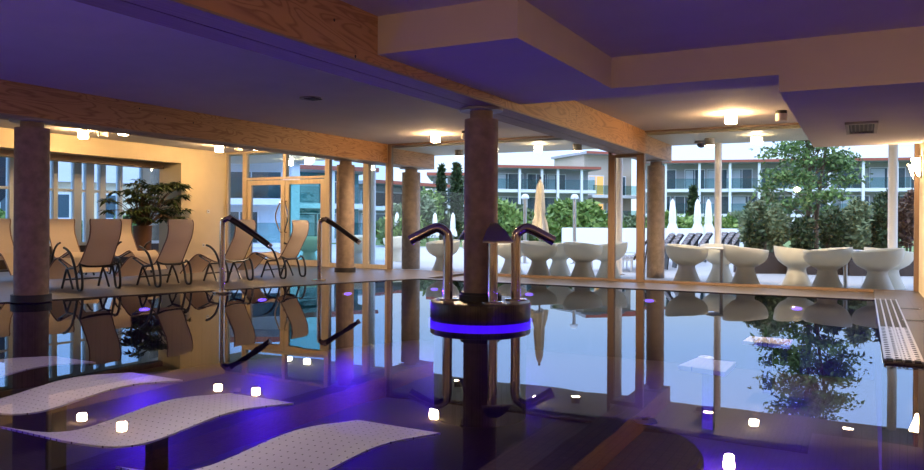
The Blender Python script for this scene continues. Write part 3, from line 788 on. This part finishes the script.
# ------------------------------------------------------------------ outside: terrace, canopy, posts
mb = MB().box(-60, YW+0.1, -0.20, 60, 31, -0.06); struct('ground_terrace', mb, M['terrace'], 'pale paved terrace outside the windows', 'terrace')
mb = MB().box(-120, 31, -0.26, 120, 150, -0.10); struct('ground_garden', mb, M['lawn'], 'planted garden ground beyond the terrace', 'ground')
mb = MB().box(-60, -20, -0.16, XG-0.14, YW+0.1, -0.05); struct('ground_left', mb, M['lawn'], 'garden ground outside the left glazing', 'ground')
mb = MB().box(-9.93, YW+0.1, -0.06, XWR+0.1, YW+0.55, -0.048); struct('trim_5', mb, M['timber'], 'timber threshold strip outside the wide windows', 'threshold')
mb = MB().box(-17, YW+0.12, ZK, 4.4, 17.2, ZC+0.15); o = struct('canopy', mb, M['sage'], 'flat canopy outside over the tub chairs', 'canopy')
def post(x, y, r, label):
    t = thing('canopy_post', label, 'post', (x,y,-0.06), 0, 'slim white canopy posts', kind='structure')
    MB().cyl((0,0), r, 0, ZK+0.06, 20).build('shaft', M['whitepost'], t)
    MB().cyl((0,0), r*1.7, 0, 0.02, 20).build('base_plate', M['vent'], t)
post(-2.78, 17.0, 0.075, 'slim white canopy post right of the brown outside column')
post(0.52, 16.9, 0.085, 'slim white canopy post at the far right by the last tub chair')
post(-5.0, 17.05, 0.085, 'slim white canopy post left of the brown outside column')
post(-11.9, 17.0, 0.08, 'slim white canopy post behind the corner window')

# ------------------------------------------------------------------ tub chairs and round tables
tc = thing('tub_chair', '', 'chair', group='cream tub chairs on the terrace'); tc.scale = (1.0,1.0,1.07)
def tilt(p, a, r, z):
    k = max(0, (z-0.33)/0.37)
    return (p[0]*(1+0.04*k), p[1], z + 0.045*k*(-math.cos(a)))
MB().lathe([(0,0),(0.275,0),(0.285,0.012),(0.255,0.06),(0.215,0.15),(0.175,0.25),(0.163,0.31),(0.175,0.34)], 40).build('pedestal', M['tub'], tc)
MB().lathe([(0.175,0.34),(0.24,0.375),(0.335,0.44),(0.385,0.52),(0.402,0.60),(0.405,0.67),(0.398,0.682),(0.372,0.675),(0.36,0.60),(0.33,0.50),(0.26,0.435),(0.0,0.415)], 40, fn=tilt).build('bowl_seat', M['tub'], tc, sharp=50)
MB().lathe([(0.0,0.455),(0.20,0.452),(0.265,0.44),(0.255,0.42),(0,0.415)], 32).build('seat_pad', M['canvas'], tc, sharp=50)
TC = [(-13.46,16.19,'tub chair seen through the right door leaf'),(-11.95,16.3,'tub chair outside just right of the doors'),
 (-13.55,18.84,'tub chair outside behind the brown column'),(-12.55,19.2,'tub chair outside left of the window corner'),
 (-8.88,15.61,'tub chair just left of the left water cannon pipe'),(-8.35,16.45,'tub chair half hidden behind the island column, left side'),
 (-7.2,15.9,'tub chair behind the right water cannon pipe'),(-6.28,15.05,'tub chair under the right water cannon nozzle'),
 (-6.1,16.1,'rear tub chair below the folded cream parasol'),(-5.27,15.05,'front tub chair left of the slim window post'),
 (-4.95,16.1,'tub chair partly behind the slim window post'),
 (-3.1,14.96,'tub chair beside the brown outside column'),(-2.6,16.25,'rear tub chair by the steel table leg, right of the brown column'),
 (-1.99,15.08,'tub chair before the dark planter, right of the white post'),(-1.12,15.85,'rear tub chair before the planter, left of the tree table'),
 (-0.57,15.02,'front tub chair left of the far right table'),(0.24,15.05,'front tub chair at the far right by the grating'),(0.44,16.2,'rear tub chair at the far right by the white post')]
tz = [2.2,2.0,2.5,0.8,1.2,2.0,1.0,2.6,0.2,2.9,0.5,2.9,2.2,3.4,3.5,0.2,0.25,3.6]
TC = [list(q) for q in TC]
for i,(x,y,l) in enumerate(TC):
    if y < 15.5 and x > -10: y = max(y, 15.32)
    place(tc, i>0, (x,y,(-0.06 if y > 15.5 or x < -10 else -0.048)), tz[i]+PI, l)
tb = thing('round_table', '', 'table', group='round pedestal tables on the terrace')
MB().lathe([(0,0),(0.19,0),(0.20,0.006),(0.195,0.014),(0,0.018)], 28).build('base_plate', M['steel'], tb)
MB().cyl((0,0),0.036,0.016,0.70,18).build('leg', M['steel'], tb)
MB().lathe([(0,0.70),(0.29,0.70),(0.30,0.708),(0.30,0.718),(0.29,0.725),(0,0.725)], 40).build('tabletop', M['white'], tb)
for i,(x,y,l) in enumerate([(-2.45,15.55-0.12,'round table with steel leg between the brown column and planter chairs'),(-0.28,15.75,'round table before the tree at the far right'),
      (-5.62,15.9,'round table among the chairs behind the right water cannon')]):
    place(tb, i>0, (x,y,-0.06), 0, l)

# ------------------------------------------------------------------ outdoor poles, parasols, white wall, deck loungers
C_, S_ = math.cos(YAW), math.sin(YAW)
def at(x, D):
    """ground point that lies D metres ahead, seen at column x of the photograph"""
    lat = (x-462)/747.7*D
    return (lat*C_-D*S_, lat*S_+D*C_)
def pole(x, D, label):
    px,py = at(x,D)
    t = thing('garden_shower', label, 'shower', (px,py,-0.06), 0, 'domed shower poles on the terrace')
    MB().cyl((0,0),0.13,0,0.02,20).build('base_plate', M['steel'], t)
    MB().cyl((0,0),0.05,0,1.90,18).build('pole', M['steel'], t)
    MB().lathe([(0.0,2.04),(0.06,2.03),(0.10,1.99),(0.12,1.93),(0.115,1.90),(0,1.90)], 22).build('shower_head', M['bluewhite'], t)
    MB().tube([(0,-0.04,1.1),(0,-0.12,1.1)],0.016,8,False).build('tap', M['steel'], t)
pole(525,22,'grey domed shower pole left of the cream parasol'); pole(574.5,22,'grey domed shower pole right of the cream parasol')

def parasol(px, py, label, mat, ztop, zbot, r, group=None, pole_to=0.0):
    t = thing('folded_parasol', label, 'parasol', (px,py,-0.06), 0, group)
    L = ztop-zbot
    def pleat(p,a,rr_,z):
        k = 1+0.16*math.cos(a*7)*min(1,(ztop-z)/L*1.5)
        return (p[0]*k, p[1]*k, z - (0.05*math.cos(a*3+1) if z < zbot+0.02 else 0))
    MB().lathe([(0.012,ztop),(r*0.42,ztop-L*0.12),(r*0.55,ztop-L*0.4),(r*0.60,ztop-L*0.62),(r*0.52,ztop-L*0.68),(r*0.8,ztop-L*0.82),(r,zbot),(r*0.5,zbot+0.03)], 42, fn=pleat).build('canopy_cloth', mat, t, sharp=50)
    MB().cyl((0,0),0.024,0,ztop+0.02,12).build('pole', M['steel'], t)
    MB().lathe([(0,ztop+0.07),(0.025,ztop+0.05),(0.03,ztop+0.01),(0.015,ztop-0.01)],12).build('finial', M['black'], t)
    MB().cyl((0,0),0.24,0,0.07,24).build('base', M['vent'], t)
p = at(540,17.5); parasol(p[0],p[1],'large folded cream parasol outside behind the right water cannon',M['cream_canvas'],2.22,0.98,0.20)
for (x,l) in ((672.5,'folded white parasol behind the slatted loungers, leftmost'),(697.5,'folded white parasol behind the slatted loungers, left of the white post'),(708.5,'folded white parasol behind the slatted loungers, beside the white post')):
    p = at(x,28.5); parasol(p[0],p[1],l,M['canvas'],2.14,0.80,0.21,'folded white parasols by the slatted loungers')
for (x,l) in ((397,'small far folded parasol near the window corner'),(435,'small far folded parasol above the left water cannon'),(453,'small far folded parasol left of the island column')):
    p = at(x,36); parasol(p[0],p[1],l,M['canvas'],1.65,0.55,0.20,'folded parasols far in the garden')

def lowwall(name, x0, x1, D0, D1, z, label, th=0.4):
    a = Vector((*at(x0,D0),0)); b = Vector((*at(x1,D1),0)); t = (b-a).normalized(); nn = Vector((-t.y,t.x,0))*th
    MBx = MB().prism([(a.x,a.y),(b.x,b.y),(b.x+nn.x,b.y+nn.y),(a.x+nn.x,a.y+nn.y)], -0.06, z)
    tag(MBx.build(name, M['white'], bevel=0.02), label, 'wall', kind='structure')
lowwall('garden_wall', 563, 760, 30, 30, 0.93, 'long low white garden wall behind the slatted loungers')

dlg = thing('slatted_lounger', '', 'lounger', group='dark slatted loungers in a row outside')
m = MB()
for k in range(9): m.box(0.02,-0.28,0.0+0.0,0.02,0.28,0.0) if False else None
for sgn in (-1,1): 
    MB().bar((-1.15,sgn*0.29,0.30),(0.0,sgn*0.29,0.30),0.04,0.05).build('side_rail', M['white'], dlg)
    MB().bar((0.0,sgn*0.29,0.30),(0.42,sgn*0.29,0.90),0.04,0.05).build('back_rail', M['black'], dlg)
    for x in (-1.05,-0.05): MB().bar((x,sgn*0.27,0.0),(x,sgn*0.27,0.28),0.04,0.04).build('leg', M['white'], dlg)
m = MB()
for k in range(11): m.box(-1.13+k*0.103,-0.27,0.305,-1.06+k*0.103,0.27,0.33)
m.build('seat_slats', M['darkwood'], dlg)
m = MB()
for k in range(8):
    q0 = Vector((0.42,0,0.60))*( (k+0.10)/8); q1 = Vector((0.42,0,0.60))*((k+0.86)/8)
    m.bar((q0.x,0,0.335+q0.z),(q1.x,0,0.335+q1.z),0.54,0.022)
m.build('back_slats', M['darkwood'], dlg)
MB().bar((0.25,0.0,0.02),(0.33,0.0,0.74),0.40,0.03).build('prop', M['black'], dlg)
names_ = ['first','second','third','fourth','fifth','sixth','seventh','eighth']
for i,(x,D) in enumerate([(656,19.2),(665,19.9),(677,21.0),(685,21.8),(696,22.8),(712,23.8),(720,24.5),(728,25.2)]):
    p = at(x,D); place(dlg, i>0, (p[0],p[1],-0.06), R_-0.05, names_[i]+' dark slatted lounger with raised back, counted from the brown outside column')
p = at(634,18.6); ll = place(dlg, True, (p[0],p[1],-0.06), R_-0.25, 'lowered dark slatted lounger seen left of the thick window post')

# ------------------------------------------------------------------ planters, hedge, tree
def planter(x0,x1,D,zt,label):
    a = Vector((*at(x0,D),0)); b = Vector((*at(x1,D),0)); t=(b-a).normalized(); nn=Vector((-t.y,t.x,0))*0.55
    r = thing('planter_box', label, 'planter', (a.x,a.y,-0.06), math.atan2(t.y,t.x), 'dark planter boxes'); L=(b-a).length
    m = MB(); m.box(0,0,0,L,0.04,zt); m.box(0,0.51,0,L,0.55,zt); m.box(0,0.04,0,0.04,0.51,zt); m.box(L-0.04,0.04,0,L,0.51,zt); m.box(0.04,0.04,0,L-0.04,0.51,0.05)
    m.build('box', M['planter'], r)
    MB().box(0.04,0.04,0.05,L-0.04,0.51,zt-0.05).build('soil', M['bark'], r)
planter(742,790,18.0,0.50,'dark planter box left of the tree'); planter(792,848,17.7,0.50,'dark planter box below the tree'); planter(850,925,17.4,0.50,'dark planter box at the far right below the hedge')
HB = [(752,18.4,0.50,1.05,'leaf_dark','dark bush in the planter left of the tree, beside the white post'),(776,18.5,0.50,1.2,'leaf_olive','grey green bush in the planter just left of the tree trunk'),
 (803,18.1,0.45,0.9,'leaf_dark','dark low bush under the tree'),(830,18.0,0.5,1.1,'leaf_dark','dark bush right of the tree trunk'),(858,17.8,0.5,1.3,'leaf_olive','grey green bush in the right planter'),
 (882,17.7,0.48,1.2,'leaf_dark','dark bush in the right planter behind the white post'),(908,17.6,0.5,1.45,'leaf_red','rust tinted bush at the far right beyond the white post')]
for i,(x,D,r,h,m_,l) in enumerate(HB):
    p = at(x,D); shrub(p[0],p[1]+0.12,r*0.66,0.36,h,m_,2200,0.075,l,100+i,'planter_bush','bush','bushes in the dark planters',z0=0.38)
# hedge behind
for i,(x,D,r,h,m_,l) in enumerate([(765,21,0.9,2.0,'leaf_olive','tall grey green shrub behind the left planter'),(845,21,1.0,1.9,'leaf_dark','tall dark shrub behind the tree'),(885,21,1.0,2.1,'leaf_dark','tall dark shrub behind the right white post'),(925,20,0.9,2.3,'leaf_red','tall rust tinted shrub at the right picture edge')]):
    D += (0,1.0,2.2,1.4)[i]; p = at(x,D); shrub(p[0],p[1],r*0.72,0.55,h,m_,3600,0.10,l,130+i,'tall_shrub','shrub','tall shrubs behind the planters')
tx,ty = at(812,19.6)
tr = thing('garden_tree', 'leafy garden tree with two trunks before the right window', 'tree', (tx,ty,-0.07))
MB().tube([(-0.08,0,0),(-0.10,0,1.2),(-0.05,0,2.4),(-0.15,0.1,3.6)], [0.07,0.055,0.04,0.02], 10).build('trunk', M['bark'], tr)
MB().tube([(0.12,0.05,0),(0.10,0.05,1.2),(0.20,0.0,2.3),(0.35,-0.1,3.4)], [0.065,0.05,0.035,0.02], 10).build('trunk', M['bark'], tr)
rng = np.random.default_rng(3)
br = MB(); Vs = []; 
tips = []
for k in range(46):
    z = 1.35+2.75*rng.random(); a = rng.random()*2*PI; reach = (0.95*math.sin(min(1,(z-0.7)/2.0)*PI*0.62)+0.15)*(0.45+0.6*rng.random())
    if z > 3.3: reach *= 0.75
    tip = Vector((reach*math.cos(a)*1.08, reach*math.sin(a), z)); tips.append(tip)
    br.tube([(0.02,0,max(0.6,z-0.55)), (tip.x*0.5,tip.y*0.5,z-0.12), tip], 0.012, 5)
br.build('branches', M['bark'], tr)
def tf(rng,n):
    k = rng.integers(0,len(tips),n); T = np.array([list(t) for t in tips])[k]
    return T + rng.normal(size=(n,3))*np.array([0.20,0.20,0.09])
V,nn_ = leaves(6500, tf, 0.075, 11, up=0.0); leaf_object('foliage', V, nn_, M['leaf_tree'], tr)

# garden shrubs in the middle distance
GS = [(398,40,1.6,1.6,'leaf_mid','bright green garden shrub near the window corner'),(412,44,1.5,2.6,'leaf_olive','grey green garden shrub behind the pale outside column'),(428,42,1.6,3.2,'leaf_mid','tall garden shrub just right of the pale outside column'),(452,40,1.8,1.5,'leaf_olive','low grey garden shrub left of the island column'),
 (500,40,1.7,2.2,'leaf_mid','garden shrub between island column and left shower pole'),(515,46,2.0,2.0,'leaf_olive','grey garden shrub behind the left shower pole'),(533,40,1.7,1.7,'leaf_mid','garden shrub behind the cream parasol'),
 (552,44,1.9,2.0,'leaf_mid','garden shrub just right of the cream parasol'),(568,48,2.0,2.3,'leaf_mid','garden shrub behind the right shower pole'),(588,42,1.9,2.2,'leaf_mid','bright garden shrub left of the slim window post'),
 (604,38,1.5,1.5,'leaf_mid','round garden shrub behind the slim window post'),(637,42,1.2,1.6,'leaf_olive','garden shrub seen in the narrow window'),(662,40,1.4,1.7,'leaf_mid','garden shrub beside the brown outside column'),
 (684,42,1.4,1.5,'leaf_mid','garden shrub between the folded white parasols'),(716,44,1.5,1.7,'leaf_mid','garden shrub behind the white post'),(742,40,1.5,1.9,'leaf_olive','grey garden shrub right of the folded parasols')]
for i,(x,D,r,h,m_,l) in enumerate(GS):
    D = (36,40,44,48)[i%4]; r = min(r,1.35)
    p = at(x,D); shrub(p[0],p[1],r,1.0,h,m_,2200,0.20,l,200+i,'garden_shrub','shrub','garden shrubs beyond the terrace')
def cypress(x,D,h,r,l,seed):
    p = at(x,D); t = thing('cypress_tree', l, 'tree', (p[0],p[1],-0.10), 0, 'slim dark conifers in the garden')
    V,n = leaves(2200, cone(r,h-0.4,0.4), 0.16, seed, up=0.6); leaf_object('foliage',V,n,M['leaf_dark'],t)
    MB().cyl((0,0),0.09,0,h*0.8,10,0.03).build('trunk', M['bark'], t)
cypress(441,46,4.6,0.24,'slim conifer left of the island column, the left of two',301); cypress(456.5,44,4.6,0.30,'slim conifer beside the island column, the right of two',302); cypress(693,46,3.4,0.22,'slim conifer behind the folded white parasols',303)

# ------------------------------------------------------------------ far buildings
def facade(name, x0, x1, D0, D1, label, floors, eave_z, wall, depth=8.0, columns=(), eave_over=1.2, bal=True, seed=0, lit=()):
    a = Vector((*at(x0,D0),0)); b = Vector((*at(x1,D1),0)); t=(b-a).normalized(); L=(b-a).length
    r = thing(name, label, 'building', (a.x,a.y,-0.10), math.atan2(t.y,t.x))
    rr = random.Random(seed)
    MB().box(0,1.6,0,L,depth,eave_z).build('wall', wall, r)
    MB().box(-0.4,-eave_over+0.6,eave_z,L+0.4,depth,eave_z+0.24).build('roof', M['bldgrey'], r)
    MB().box(-0.42,-eave_over+0.55,eave_z+0.02,L+0.42,-eave_over+0.6,eave_z+0.26).build('eave_board', M['eave'], r)
    idx = 0
    for (z0,z1) in floors:
        if bal: MB().box(-0.1,-0.2,z0-0.28,L+0.1,1.6,z0).build('balcony_slab', M['white'], r)
        if bal: MB().box(0,-0.18,z0+0.05,L,-0.14,z0+0.95).build('balustrade', M['balglass'], r)
        x = 0.5
        while x < L-1.6:
            w_ = rr.choice((1.7,2.2,2.8)); 
            if x+w_ > L-0.2: break
            MB().box(x,1.52,z0+0.02,x+w_,1.6,z1-0.35).build('window', M['warmwin'] if idx in lit else M['window_dark'], r)
            f = MB(); f.box(x-0.07,1.47,z0,x,1.6,z1-0.28); f.box(x+w_,1.47,z0,x+w_+0.07,1.6,z1-0.28); f.box(x,1.47,z1-0.35,x+w_,1.6,z1-0.28); f.box(x+w_/2-0.03,1.47,z0,x+w_/2+0.03,1.6,z1-0.35)
            f.build('window_frame', M['white'], r)
            if rr.random() < 0.6: MB().box(x+0.05,1.49,z0+0.05,x+w_*0.42,1.52,z1-0.4).build('curtain', M['curtain'], r)
            idx += 1; x += w_+rr.choice((0.3,0.5,0.9))
    for cx in columns:
        # column position given as photograph column on the facade line
        q = (cx-x0)/(x1-x0)*L
        MB().box(q-0.11,-0.35,0,q+0.11,-0.13,eave_z).build('pillar', M['white'], r)
    return r
facade('hotel_building', 646, 960, 70, 64, 'long two storey hotel wing with balconies behind the right window', [(2.1,4.1),(4.4,6.6)], 6.75, M['bldwall'], columns=(667,703,735,765,800,835,868,900), seed=2)
facade('hotel_building', 492, 594, 68, 70, 'hotel wing with red edged roof between island column and slim window post', [(0.2,3.9),(4.25,6.1)], 6.15, M['bldgrey'], columns=(518,540,556,580), seed=5)
facade('tower_building', 592, 640, 74, 76, 'grey stair tower with lit windows behind the slim window post', [(1.5,3.5),(4.0,6.3)], 8.1, M['bldbeige'], bal=True, columns=(), eave_over=0.2, seed=8, lit=(0,2))
facade('garden_building', 432, 474, 60, 60, 'pale pavilion with flat red edged roof behind the two conifers', [(2.6,4.3)], 4.9, M['bldwall'], columns=(446,), seed=9)
facade('garden_building', 372, 440, 52, 58, 'low hotel wing with teal balconies behind the window corner', [(0.3,2.1),(2.3,3.7)], 3.85, M['bldgrey'], columns=(), seed=10)
facade('pale_building', 200, 283, 34, 34, 'pale hotel block behind the left door leaf', [(0.2,2.0),(2.25,3.9)], 4.1, M['white'], columns=(), seed=14, depth=3.5)
fb = facade('teal_building', 298, 368, 42, 44, 'near hotel block with teal glass front behind the right door leaf', [(0.2,2.0),(2.25,3.9)], 4.1, M['tealglass'], columns=(330,), seed=12)
# pale house beyond the left glazing
def house(x, D, label):
    p = at(x,D); r = thing('pale_house', label, 'house', (p[0],p[1],-0.05), R_+0.5)
    MB().box(-4,0,0,4,6,3.4).build('wall', M['wall'], r)
    MB().prism([(-0.5,3.3),(6.5,3.3),(3,5.0)],-4.4,4.4,Matrix(((0,0,1,0),(1,0,0,0),(0,1,0,0),(0,0,0,1)))).build('roof', M['bldgrey'], r)
    for q in (-2.6,0,2.4):
        w_ = MB().box(q-0.45,-0.06,1.2,q+0.45,0,2.7).build('window', M['white'], r)
        MB().box(q-0.35,-0.08,1.3,q+0.35,-0.06,2.6).build('pane', M['window_dark'], w_)
house(62,42,'pale house with grey roof beyond the left glazing')
for i,(x,D,r,h,l) in enumerate([(20,24,1.6,1.1,'green shrub outside the left glazing left of the dark column'),(56,26,1.6,1.0,'green shrub outside below the pale house'),(72,24,1.2,1.2,'green shrub outside beside the thick pale mullion'),(100,26,1.5,1.2,'green shrub outside the middle of the left glazing'),(128,25,1.5,1.3,'green shrub outside behind the potted palm'),(-6,24,1.8,1.6,'green shrub outside at the left picture edge')]):
    D = (23,28,24.5,30,26,33)[i]; p = at(x,D); shrub(p[0],p[1],min(r,1.0),0.7,h,'leaf_mid',1800,0.13,l,400+i,'outdoor_shrub','shrub','green shrubs outside the left glazing')
# dark sail awning outside left
p0 = at(-40,21); p1 = at(14,21)
aw = thing('dark_awning', 'dark sloping awning outside at the far left', 'awning', (p0[0],p0[1],0), R_)
MB().prism([(0,0.55),(1.55,2.05),(1.55,2.9),(0,2.9)],-0.02,0.02,Matrix.Rotation(PI/2,4,'X')).build('cloth', M['navy'], aw)
MB().cyl((1.53,0.05),0.03,-0.05,2.9,10).build('pole', M['black'], aw)
pc = at(157,21.5)
c = thing('outside_column', 'dark concrete column outside behind the potted palm', 'column', (pc[0],pc[1],-0.05), kind='structure')
MB().cyl((0,0),0.22,0,3.2,28).build('shaft', M['concrete'], c)

# ------------------------------------------------------------------ world
wd = bpy.data.worlds.new('dusk_sky'); SC.world = wd; wd.use_nodes = True
nt = wd.node_tree; nt.nodes.clear(); L = nt.links.new
out = nt.nodes.new('ShaderNodeOutputWorld'); bg = nt.nodes.new('ShaderNodeBackground')
tcn = nt.nodes.new('ShaderNodeTexCoord'); sep = nt.nodes.new('ShaderNodeSeparateXYZ'); ramp = nt.nodes.new('ShaderNodeValToRGB')
L(tcn.outputs['Generated'], sep.inputs[0]); L(sep.outputs['Z'], ramp.inputs[0])
e = ramp.color_ramp.elements
e[0].position = 0.0; e[0].color = (0.23,0.255,0.28,1)
e[1].position = 1.0; e[1].color = (0.58,0.66,0.80,1)
for pos_, c_ in ((0.10,(0.21,0.28,0.39)),(0.16,(0.20,0.315,0.56)),(0.26,(0.29,0.44,0.84)),(0.45,(0.46,0.56,0.78))):
    x = e.new(pos_); x.color = (*c_,1)
bg.inputs[1].default_value = 5.0
L(ramp.outputs[0], bg.inputs[0]); L(bg.outputs[0], out.inputs[0])

# ------------------------------------------------------------------ render look
SC.view_settings.view_transform = 'Standard'; SC.view_settings.look = 'None'
SC.view_settings.exposure = 0.0; SC.view_settings.gamma = 1.0; SC.view_settings.use_curve_mapping = False
cy = SC.cycles
cy.use_denoising = True; cy.max_bounces = 10; cy.diffuse_bounces = 4; cy.glossy_bounces = 5; cy.transparent_max_bounces = 16
cy.sample_clamp_indirect = 4.0; cy.caustics_reflective = False; cy.caustics_refractive = False
